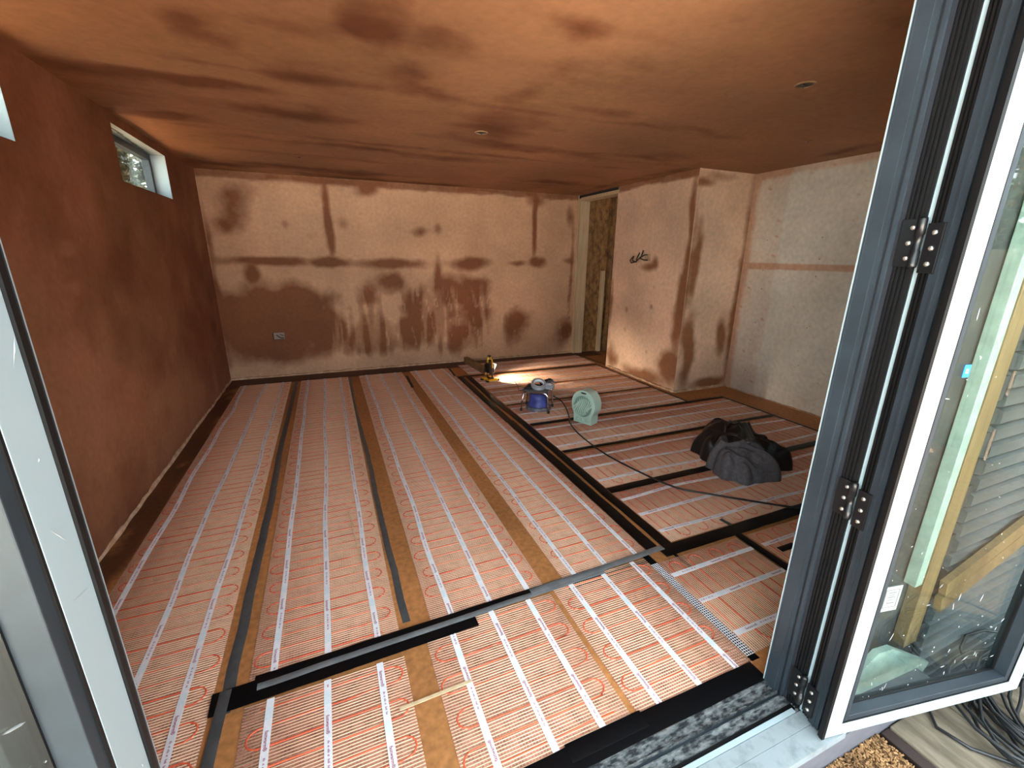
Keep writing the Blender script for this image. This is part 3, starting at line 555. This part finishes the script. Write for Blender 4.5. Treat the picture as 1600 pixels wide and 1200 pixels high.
# ------------------------------------------------------------------ heating mats
cu = bpy.data.curves.new('txt', 'FONT'); cu.body = 'fastwarm\u00ae'; cu.size = 1; cu.offset = .012; cu.resolution_u = 2
to = bpy.data.objects.new('txt', cu); C.objects.link(to); bpy.context.view_layer.update()
tm = to.evaluated_get(bpy.context.evaluated_depsgraph_get()).to_mesh(); tm.calc_loop_triangles()
TV = np.array([v.co[:2] for v in tm.vertices]); TF = np.array([t.vertices[:] for t in tm.loop_triangles])
to.to_mesh_clear(); bpy.data.objects.remove(to); bpy.data.curves.remove(cu)
TV -= TV.min(0); TV *= .062/TV[:, 0].max(); TV[:, 1] *= 1.15; TV[:, 1] -= TV[:, 1].max()/2; TH = TV[:, 1].max()
RED = 0
def heating_mat(label, loc, rz, length, edge=None, cents=(-.172, 0, .172), half=.25, text_dir=1, wob=.0, loops=True, phase=0., pitch=.0625, seed=0, darkx=None, taper=0):
    rg = np.random.default_rng(seed+11)
    t = thing('heating_mat', label, 'heating mat', loc, rz, 'underfloor heating mats')
    L = length
    MB().box(0, L, -half, half, .0004, .0016).build('backing_board', M['backer'], t)
    # woven threads, one every 10 mm each way
    xs = np.arange(.004, L-.002, .0100); w = .0017
    V, F = boxes_np(np.stack([xs-w+rg.normal(0, .0004, len(xs)), xs+w, 0*xs-half, 0*xs+half, 0*xs+.0030, 0*xs+.0044], 1))
    o = np_mesh('mesh_thread', V, F, M['thread'], t, True); o['kind'] = 'stuff'
    ys = np.arange(-half+.005, half, .0100); w = .0006
    V, F = boxes_np(np.stack([0*ys, 0*ys+L, ys-w, ys+w, 0*ys+.0031, 0*ys+.0041], 1))
    o = np_mesh('fine_thread', V, F, M['thread_fine'], t, True); o['kind'] = 'stuff'
    if edge:                                                       # loose mesh edge lying over black membrane
        a, b = edge; ny = int(2*half/.010); q = [(a, b, -half+.010*i-.0010, -half+.010*i+.0010, .0030, .0044) for i in range(ny+1)]+[(x-.0009, x+.0009, -half, half, .0031, .0043) for x in np.arange(a+.001, b, .010)]
        V, F = boxes_np(q); o = np_mesh('mesh_edge', V, F, M['white_tape'], t); o['kind'] = 'stuff'
    # serpentine heating cable
    pts = []; x = .03+phase; sgn = 1; r = pitch/2; e = half-.012
    while x < L-.02:
        a = e-r-rg.uniform(0, .02); 
        pts += [(x+rg.normal(0, .0012), q*sgn, .0030) for q in np.linspace(-a, a, 6)]
        if x+pitch < L-.02: pts += [(x+r-r*math.cos(f)*1.0, sgn*(a+r*1.15*math.sin(f)), .0036) for f in np.linspace(.25, PI-.25, 6)]
        x += pitch; sgn = -sgn
    MB().tube(pts, .0028, 6).build('heating_cable', M['cable_red'], t, True)
    # three white printed tapes
    for ci, c in enumerate(cents):
        ph = rg.uniform(0, .26); N = max(2, int(L/.08)); X = np.linspace(.0, L, N+1)
        f = lambda x: c+wob*(vnoise(x*2.3+seed*3+ci*7, x*0+ci)-.5)*2
        Yc = f(X); hw = .0112
        V = np.concatenate([np.stack([X, Yc-hw, 0*X+.0066], 1), np.stack([X, Yc+hw, 0*X+.0066], 1), np.stack([X, Yc-hw, 0*X+.0050], 1), np.stack([X, Yc+hw, 0*X+.0050], 1)])
        i = np.arange(N); k = N+1
        F = np.concatenate([np.stack([i, i+1, k+i+1, k+i], 1), np.stack([2*k+i, 2*k+i+1, i+1, i], 1), np.stack([k+i, k+i+1, 3*k+i+1, 3*k+i], 1)])
        tp = np_mesh('printed_tape', V, F, M['white_tape'], t)
        Vt = []; Ft = []; nb = 0; bl = []
        x = -ph
        while x < L:
            tx = TV.copy() if text_dir > 0 else -TV.copy()
            x0 = x+.03 if text_dir > 0 else x+.092
            p = np.stack([tx[:, 0]+x0, tx[:, 1]*.9, 0*tx[:, 0]+.0071], 1)
            if p[:, 0].min() > .002 and p[:, 0].max() < L-.002:
                p[:, 1] += f(p[:, 0]); Vt.append(p); Ft.append(TF+nb); nb += len(p)
            q = x+.112                                                      # the small second line, too fine to read
            for w_ in (.010, .006, .012, .009, .014, .011):
                if .002 < q and q+w_ < L-.002:
                    yy = float(f(np.array([q]))[0])
                    for bb in range(max(2, int(w_/.003))):
                        xx = q+bb*.0031; h = .0022+.0012*((bb*7+int(w_*1e4)) % 3)
                        p = np.array([(xx, yy-.002, .0071), (xx+.0017, yy-.002, .0071), (xx+.0017, yy+h, .0071), (xx, yy+h, .0071)]); Vt.append(p); Ft.append(np.array([(0, 1, 2), (0, 2, 3)])+nb); nb += 4
                q += w_+.004
            if x+.215 > .0 and x+.255 < L: bl.append(x+.212)
            x += .26
        if Vt: np_mesh('print', np.concatenate(Vt), np.concatenate(Ft), M['print_red'], tp)['kind'] = 'stuff'
        if bl:
            B_ = []
            for q in bl:
                yy = float(f(np.array([q+.02]))[0]); B_.append((q, q+.042, yy-.0113, yy+.0113, .0064, .0068))
            V, F = boxes_np(B_); o = np_mesh('blank_joint', V, F, M['clear_tape'], tp); o['kind'] = 'stuff'
    return t
RD = -PI/2          # local x runs towards the camera, local y to the right
Y0 = -.30
heating_mat('heating mat along the damp left wall', (.385, Y0, 0), RD, 4.53, cents=(-.19, -.005, .17), text_dir=1, wob=.012, seed=1)
heating_mat('heating mat between the two long grey tapes', (.985, Y0, 0), RD, 3.95, cents=(-.175, -.005, .165), text_dir=1, wob=.006, seed=2)
heating_mat('heating mat between the wide bare strip and narrower middle strip', (1.608, Y0, 0), RD, 3.93, cents=(-.168, -.002, .168), text_dir=-1, wob=.008, seed=3, phase=.02)
heating_mat('heating mat just left of the double black tapes', (2.195, Y0, 0), RD, 3.92, cents=(-.17, 0, .17), text_dir=-1, wob=.008, seed=4, half=.238)
heating_mat('short heating mat in front of cross tape, bottom left', (.985, -4.34, 0), RD, .53, cents=(-.175, -.005, .165), text_dir=1, seed=5)
heating_mat('short heating mat in front of cross tape, right of orange strip', (1.593, -4.265, 0), RD, .57, cents=(-.172, 0, .165), text_dir=-1, seed=6, half=.27)
heating_mat('short mat by threshold, left of the black mesh gap', (2.135, -4.235, 0), RD, .60, cents=(-.165, .005, .175), text_dir=-1, seed=7, half=.250)
rl = 'heating mat running sideways, '
XM = 2.60
for i, (yc, x1, txt) in enumerate(((-.45, 4.40, 'against the back wall beside the doorway'), (-1.09, 4.34, 'lit by the yellow work light'), (-1.66, 4.34, 'behind the chrome stool'), (-2.20, 4.34, 'under the chrome stool and fan'),
        (-2.765, 4.79, 'just in front of the green fan'), (-3.345, 4.79, 'running under back of black jacket'), (-3.925, 4.79, 'in front of the black jacket'))):
    heating_mat(rl+txt, (XM, yc, 0), 0, x1-XM, cents=(-.17, .0, .17), wob=.016, seed=20+i, half=.255, text_dir=1)
heating_mat('small heating mat by right jamb, right of black mesh gap', (2.427, -4.545, 0), 0, .513, edge=(-.040, -.002), cents=(-.175, 0, .17), wob=.006, seed=31, half=.262)
heating_mat('heating mat beyond small black tape at the right jamb', (3.01, -4.545, 0), 0, 1.6, cents=(-.175, 0, .17), wob=.01, seed=32, half=.262)

# ------------------------------------------------------------------ tapes stuck over the joints
def tape(label, pts, w, m, z=.0078, wob=.002, name='floor_tape', group=None, curl=True):
    P = [Vector((p[0], p[1], 0)) for p in pts]; V = []; F = []; q = []
    for a, b in zip(P[:-1], P[1:]):
        n = max(2, int((b-a).length/.06))
        for i in range(n): q.append(a.lerp(b, i/n))
    q.append(P[-1]); n = len(q)
    for i, p in enumerate(q):
        d = (q[min(i+1, n-1)]-q[max(i-1, 0)]).normalized(); s = Vector((-d.y, d.x, 0))
        k = (vnoise(i*.6+p.x*3, p.y*3+w*50)-.5)*2*wob; lift = .0006*vnoise(i*.8, p.x*7+p.y*5)
        for e, zz in ((-.5, 0), (-.46, .0006), (0, .0010+lift), (.46, .0006), (.5, 0)):
            v = p+s*(e*w+k*(1 if i not in (0, n-1) else .4)); V.append((v.x, v.y, z+zz))
    for i in range(n-1):
        for j in range(4): F.append((5*i+j, 5*i+5+j, 5*i+6+j, 5*i+1+j))
    V += [(x, y, z-.0006) for x, y, _ in (V[0], V[4], V[5*n-5], V[5*n-1])]
    return tag(MB().add(V, F).build(name, M[m], None, True), label, 'tape', group)
tape('long grey tape down the left bare strip', [(.685, -.30), (.680, -1.5), (.672, -2.2), (.685, -3.0), (.676, -4.34)], .038, 'tape_grey', wob=.003, z=.0005)
tape('grey tape at bottom left, in front of cross tape', [(.672, -4.26), (.665, -4.62)], .034, 'tape_grey', z=.0111)
tape('grey tape along left edge of the wide bare strip', [(1.252, -.32), (1.245, -1.6), (1.262, -2.6), (1.258, -3.3), (1.268, -4.19)], .030, 'tape_grey', wob=.003, z=.0005)
tape('short dark tape at the back of the middle bare strip', [(1.885, -.52), (1.865, -1.02)], .030, 'tape_brown')
tape('left one of double black tapes, far half', [(2.462, -.76), (2.462, -2.35)], .066, 'tape_black', wob=.003)
tape('left one of double black tapes, near half', [(2.468, -2.32), (2.470, -4.2)], .070, 'tape_black', z=.0086, wob=.003)
tape('right one of double black tapes, far piece', [(2.565, -.80), (2.545, -1.6), (2.558, -2.42)], .060, 'tape_black', wob=.003)
tape('right one of double black tapes, middle piece', [(2.560, -2.38), (2.556, -3.64)], .062, 'tape_black', z=.0086, wob=.003)
tape('right one of double black tapes, near piece', [(2.556, -3.60), (2.560, -4.22)], .062, 'tape_black', wob=.003)
tape('black tape across far end of right mats', [(2.50, -.765), (4.36, -.80)], .045, 'tape_black')
tape('dark dusty tape behind the chrome stool', [(2.60, -1.93), (4.34, -1.92)], .028, 'tape_brown')
tape('black tape in line with the green fan', [(2.60, -2.475), (4.80, -2.485)], .052, 'tape_black')
tape('black tape running behind the black jacket', [(2.60, -3.05), (4.82, -3.06)], .040, 'tape_black', wob=.003)
tape('black tape running under the black jacket', [(2.59, -3.645), (4.80, -3.63)], .062, 'tape_black', wob=.003)
tape('widest black tape meeting the double tapes corner', [(2.49, -4.235), (3.6, -4.225)], .075, 'tape_black', z=.0094)
tape('thin black tape along the foot of pale partition', [(4.355, -.84), (4.345, -2.52)], .028, 'tape_black')
tape('thin dark tape near the plasterboard wall', [(4.805, -2.46), (4.80, -4.2)], .026, 'tape_brown')
tape('black tape between the two small mats at jamb', [(2.965, -4.26), (2.968, -4.81)], .048, 'tape_black')
tape('tiny black tape beside the right jamb', [(3.05, -4.435), (3.16, -4.435)], .035, 'tape_black')
tape('thick black cross tape, long lower strip', [(.635, -4.300), (1.525, -4.275)], .085, 'tape_black', z=.0094)
tape('black cross tape, upper strip', [(.755, -4.262), (1.95, -4.235)], .050, 'tape_black', z=.0100)
tape('shiny grey tape over black cross tape, left length', [(.765, -4.285), (1.62, -4.255), (2.15, -4.245)], .026, 'tape_silver', z=.0112)
tape('shiny grey tape at the right end of cross tape', [(1.785, -4.238), (2.52, -4.208)], .034, 'tape_silver', z=.0120)
tape('black membrane under mesh beside the threshold mat', [(2.406, -4.215), (2.406, -4.83)], .040, 'tape_black', z=.00175)
tape('black membrane under mesh behind the threshold mat', [(1.95, -4.268), (2.40, -4.250)], .030, 'tape_black', z=.0020)
tape('small black patch under mesh near widest tape', [(2.548, -4.26), (2.552, -4.37)], .020, 'tape_black', z=.0020)
tape('small grey scrap of tape beside wide black tape', [(2.99, -4.13), (3.0, -4.19)], .026, 'tape_grey', z=.0082)
tape('black folded tape along the threshold', [(.7, -4.868), (2.37, -4.866)], .070, 'tape_black', z=.0100)
tape('raised black flap on the threshold tape', [(1.62, -4.852), (1.89, -4.850)], .052, 'tape_black', z=.0117)
tape('short brown tape at far end of middle mats', [(2.45, -.36), (2.42, -.72)], .022, 'tape_brown')
tape('dark tape along the back wall floor edge', [(.15, -.285), (2.5, -.27)], .018, 'tape_brown')
tag(MB().bar((1.19, -4.535, .0085), (1.43, -4.528, .0085), .010, .004).build('pale_sliver', M['timber_pale']), 'pale cream line across the orange bare strip', 'sliver')  # raised strip stands in for a gap between the floor boards
tag(MB().bar((1.10, -3.30, .0072), (1.13, -3.75, .0072), .004, .003).build('pale_sliver', M['timber_pale']), 'thin pale splinter on mat between the grey tapes', 'sliver')

# ------------------------------------------------------------------ objects on the floor
# jacket: polar cloth heap with folds
def heap(name, m, parent, cx, cy_, prof, hgt, seed, fold, nr=46, na=150, ang=0., aniso=2.2, sc_=6., hollow=None, quilt=0):
    """crumpled cloth: outline prof (angle deg, radius), dome height hgt, sharp warped folds running along ang"""
    an = np.array([p[0] for p in prof]+[prof[0][0]+360]); rr = np.array([p[1] for p in prof]+[prof[0][1]]); V = []
    th_ = np.linspace(0, 2*PI, na, endpoint=False); td = np.degrees(th_)
    Rt = np.interp(td, an, rr)*(1+.07*np.sin(th_*7+seed)+.05*np.sin(th_*11+2*seed))
    for i in range(nr+1):
        q = i/nr; x = cx+Rt*q*np.cos(th_); y = cy_+Rt*q*np.sin(th_)
        u = (x*math.cos(ang)+y*math.sin(ang)); v = (-x*math.sin(ang)+y*math.cos(ang))
        wu = .10*(fbm(x*5+seed, y*5, 3)-.5); r1 = 1-2*np.abs(fbm(u*sc_/aniso+seed, (v+wu)*sc_+seed*2, 2)-.5)*2.2
        r2 = 1-2*np.abs(fbm(u*sc_*1.1+3*seed, (v+wu)*sc_*2.0, 2)-.5)*2.2
        z = hgt*(1-q**4.2)**.55*(1+fold*(np.clip(r1, -.6, 1)*.7+np.clip(r2, -.6, 1)*.35-.35))
        if hollow is not None:
            hx, hy, hr, hd = hollow; z = z-hd*np.exp(-(((x-hx)/hr)**2+((y-hy)/(hr*.7))**2))+hd*.5*np.exp(-((np.hypot((x-hx)/hr, (y-hy)/(hr*.7))-1.6)/.35)**2)
        if quilt: z = z+quilt*(1-smooth(np.abs(((u*9+wu*8) % 1)-.5)*8))*-1*np.clip((1-q)*4, 0, 1)
        V += list(zip(x, y, np.maximum(z, .0105 if q < 1 else .0085)))
    F = [(i*na+j, i*na+(j+1) % na, (i+1)*na+(j+1) % na, (i+1)*na+j) for i in range(nr) for j in range(na)]
    return MB().add(V, F).build(name, m, parent, True)
jk = thing('jacket', 'crumpled black quilted jacket with charcoal fleece on floor mats', 'jacket', (0, 0, 0))
heap('quilted_shell', M['shell_black'], jk, 3.72, -3.54, [(0, .27), (45, .25), (90, .24), (135, .24), (180, .26), (225, .25), (270, .30), (300, .36), (330, .30)], .215, 3, .34, ang=.4, quilt=.014)
fc = heap('fleece_lining', M['fleece'], jk, 3.54, -3.72, [(0, .18), (45, .16), (90, .16), (135, .15), (180, .16), (225, .20), (250, .20), (280, .22), (310, .27), (340, .23)], .195, 9, .42, ang=-.9, aniso=2.6, sc_=8, hollow=(3.57, -3.67, .06, .055)); fc['label'] = 'charcoal fleece lining'
MB().tube([(3.62, -3.55, .20), (3.66, -3.52, .245), (3.72, -3.50, .255), (3.76, -3.49, .21)], .010, 6).build('cuff_strap', M['shell_black'], jk, True)
MB().tube([(3.60, -3.74, .205), (3.612, -3.745, .207), (3.625, -3.748, .206)], .006, 6).build('zip_pull', M['bolt'], jk, True)

# fan heater
fh = thing('fan_heater', 'pale green upright fan heater standing on mats behind jacket', 'fan heater', (3.075, -2.585, .0045), math.atan2(-.40, -.92))
def fan_outline(k=1.0, cz_=.158, r=.118):
    pts = []
    for i in range(44):
        a = 2*PI*i/44-PI/2; w = .118*(1+.10*math.sin(a)); x = w*math.cos(a); z = .158+.140*math.sin(a)
        if z < .09: x = math.copysign(max(abs(x), .092), x) if abs(x) > .02 else x
        pts.append((x*k, max(z, .004)))
    out = []
    for p in pts:
        if not out or math.hypot(p[0]-out[-1][0], p[1]-out[-1][1]) > .004: out.append(p)
    low = [p for p in out if p[1] <= .03]; rest = [p for p in out if p[1] > .03]
    k0 = max(range(len(rest)), key=lambda i: rest[i][0] if rest[i][1] < .08 else -9); rest = rest[k0:]+rest[:k0]
    return rest+[(-.090*k, .03), (-.090*k, .004), (.090*k, .004), (.090*k, .03)]
Mf = Matrix(((0, 0, 1, 0), (1, 0, 0, 0), (0, 1, 0, 0), (0, 0, 0, 1)))     # outline x -> local y, outline y -> z, extrude -> local x
MB().prism(fan_outline(), -.055, .045, Mf).build('body', M['fan'], fh, bevel=.012)
MB().prism([(.094*math.cos(2*PI*i/32), .158+.098*math.sin(2*PI*i/32)) for i in range(32)], .045, .0465, Mf).build('grille_shade_disc', M['fan_shade'], fh)
for i in range(9):
    y0 = -.080+.020*i; hh = math.sqrt(max(.0001, .090**2-y0**2)); pts = []
    for q in np.linspace(-1, 1, 9): pts.append((.049, y0*.9+.022*math.sin(q*2.0), .158+hh*q*.98))
    MB().tube(pts, .0068, 6).build('grille_bar', M['fan'], fh, True)
MB().tube([(.047, .095*math.cos(a), .158+.099*math.sin(a)) for a in np.linspace(0, 2*PI, 36, endpoint=False)], .006, 6, True).build('grille_ring', M['fan'], fh, True)
MB().prism([(.030*math.cos(2*PI*i/20), .2745+.0075*math.sin(2*PI*i/20)) for i in range(20)], .038, .0462, Mf).build('handle_slot', M['black_plastic'], fh)
for y in (-.05, .0, .05):
    Mk = Matrix.Translation((.045, y, .040)) @ Matrix.Rotation(PI/2, 4, 'Y'); MB().lathe([(.014, 0), (.012, .008), (.0001, .009)], 14, Mk).build('knob', M['fan'], fh, True)

# chrome stool with things on top and a blue tub beneath
SX, SY = 2.835, -2.12; SR = math.atan2(-.16, .20)
stl = thing('step_stool', 'small chrome framed stool with cluttered top on the mats', 'stool', (SX, SY, .0076), SR)
for y in (-.10, .10):
    pts = [(-.128, y, .0), (-.122, y, .10), (-.114, y, .165), (-.10, y, .182), (-.08, y, .188), (.08, y, .188), (.10, y, .182), (.114, y, .165), (.122, y, .10), (.128, y, .0)]
    f = MB().tube(pts, .0085, 8).build('leg_frame', M['chrome'], stl, True)
    for x in (-.128, .128): MB().lathe([(.012, 0), (.012, .02), (.009, .024)], 12, Matrix.Translation((x, y, 0))).build('foot', M['black_plastic'], f, True)
MB().box(-.115, .115, -.11, .11, .196, .212).build('seat', M['seat'], stl, bevel=.006)
tub = thing('tub', 'dusty blue tub under the chrome stool', 'tub', (SX+.02, SY+.01, .002), SR)
MB().lathe([(.100, .0065), (.102, .05), (.094, .06), (.090, .11), (.086, .165), (.081, .165), (.084, .10), (.0001, .075)], 28).build('body', M['blue'], tub, True)
MB().lathe([(.1185, .0062), (.120, .012), (.116, .032), (.103, .04), (.103, .0062)], 28).build('skirt', M['grey_dust'], tub, True)
def roll(label, x, y, z, R_, r_, h, m1, m2, tilt=(0, 0)):
    t = thing('tape_roll', label, 'tape roll', (x, y, z)); t.rotation_euler = (tilt[0], tilt[1], 0)
    MB().lathe([(R_, 0), (R_, h), (r_+.004, h), (r_+.004, 0), (R_, 0)], 28).build('tape', M[m1], t, True)
    MB().lathe([(r_+.004, -.001), (r_+.004, h+.001), (r_, h+.001), (r_, -.001), (r_+.004, -.001)], 28).build('core', M[m2], t, True)
roll('upper tilted tape roll with white core on stool', SX-.02, SY-.055, .252, .068, .044, .032, 'roll_grey', 'roll_white', (.45, -.15))
roll('flat white tape roll on stool beside dark tools', SX+.085, SY-.055, .220, .055, .036, .030, 'roll_grey', 'roll_white')
tl = thing('hand_tool', 'heap of dark cable cutters on the stool top', 'tool', (SX+.12, SY+.03, .2205))
MB().tube([(-.07, .0, .012), (-.03, .01, .04), (.02, .0, .055), (.06, .02, .03)], .011, 6).build('handle', M['black_plastic'], tl, True)
MB().tube([(-.07, .03, .012), (-.03, .02, .03), (.02, .03, .045), (.07, -.02, .02)], .010, 6).build('handle', M['grey_dust'], tl, True)
MB().box(-.03, .04, -.02, .03, .0, .03).build('head', M['grey_dust'], tl, bevel=.006)
tl = thing('screwdriver', 'slim dark screwdriver on left edge of the stool', 'tool', (SX-.10, SY+.03, .227))
MB().tube([(-.06, -.03, .0), (.0, .0, .0)], .003, 6).build('shaft', M['chrome'], tl, True); MB().tube([(.0, .0, .0), (.02, .01, 0), (.05, .02, .0)], .008, 8).build('handle', M['black_plastic'], tl, True)

# site lamp on the floor
wl_ = thing('work_light', 'yellow and black site work light shining on floor mats', 'work light', (2.755, -1.03, .0078), .25)
for y in (-.055, .055): 
    f = MB().box(-.085, .085, y-.014, y+.014, .0, .026).build('foot', M['yellow'], wl_, bevel=.004)
    for x in (-.075, .075): MB().box(x-.014, x+.014, y-.016, y+.016, -.001, .020).build('foot_cap', M['black_plastic'], f, bevel=.003)
MB().box(-.014, .014, -.06, .06, .010, .032).build('cross_bar', M['black_plastic'], wl_, bevel=.003)
for y in (-.045, .045): MB().bar((0, y, .03), (0, y, .16), .012, .02, (1, 0, 0)).build('bracket', M['black_plastic'], wl_, bevel=.002)
MB().box(-.035, .030, -.050, .050, .085, .20).build('body', M['black_plastic'], wl_, bevel=.006)
for k in range(5): MB().box(-.050, -.034, -.046, .046, .095+.02*k, .104+.02*k).build('heat_fin', M['black_plastic'], wl_)
MB().tube([(0, -.048, .15), (-.004, -.046, .24), (-.006, -.03, .275), (-.006, 0, .285), (-.006, .03, .275), (-.004, .046, .24), (0, .048, .15)], .010, 8).build('handle', M['yellow'], wl_, True)
MB().tube([(-.006, -.024, .278), (-.006, 0, .287), (-.006, .024, .278)], .0125, 8).build('grip', M['black_plastic'], wl_, True)
Mr = Matrix.Translation((.032, 0, .143)) @ Matrix.Rotation(math.radians(28), 4, 'Y')
MB().box(-.002, .004, -.043, .043, -.05, .05, Mr).build('lens', M['lens'], wl_)
la = bpy.data.lights.new('work_light_beam', 'SPOT'); la.energy = 8; la.color = (1, .88, .66); la.spot_size = math.radians(105); la.spot_blend = .6; la.shadow_soft_size = .03
lo = bpy.data.objects.new('work_light_beam', la); C.objects.link(lo); lo.parent = wl_; lo.location = (.055, 0, .14)
lo.rotation_euler = Vector((.80, -.30, -.52)).to_track_quat('-Z', 'Y').to_euler()
tag(MB().bar((2.745, -.10, .0455), (2.80, -.80, .0455), .060, .078).build('timber_beam', M['beam'], None, bevel=.003), 'rough brown timber lying between back wall and work light', 'timber')

# leads
def smooth_path(P, n=8):
    P = [Vector(p) for p in P]; out = []
    for i in range(len(P)-1):
        a = P[max(i-1, 0)]; b = P[i]; c = P[i+1]; d = P[min(i+2, len(P)-1)]
        for k in range(n):
            t = k/n; out.append(.5*((2*b)+(c-a)*t+(2*a-5*b+4*c-d)*t*t+(3*b-a-3*c+d)*t**3))
    out.append(P[-1]); return out
Zc = .0150
tag(MB().tube(smooth_path([(3.02, -2.05, .10), (3.10, -2.10, .05), (3.08, -2.25, Zc), (2.98, -2.48, Zc), (2.93, -2.58, Zc), (2.875, -2.82, Zc), (2.86, -3.17, Zc), (2.90, -3.45, Zc), (2.99, -3.76, Zc), (3.14, -3.92, Zc), (3.32, -4.08, Zc), (3.50, -4.23, Zc), (3.7, -4.36, Zc)]), .0058, 6).build('mains_lead', M['cable_black'], None, True), 'black mains lead snaking from the stool past green fan', 'cable')
tag(MB().tube(smooth_path([(2.80, -1.08, .05), (2.95, -1.12, .06), (2.96, -1.35, .0150), (2.90, -1.55, .0150), (2.98, -1.62, .05), (2.93, -1.80, .05), (2.99, -1.88, .0150)]), .004, 6).build('lamp_lead', M['cable_black'], None, True), 'thin dark lead running from work light to the stool', 'cable')
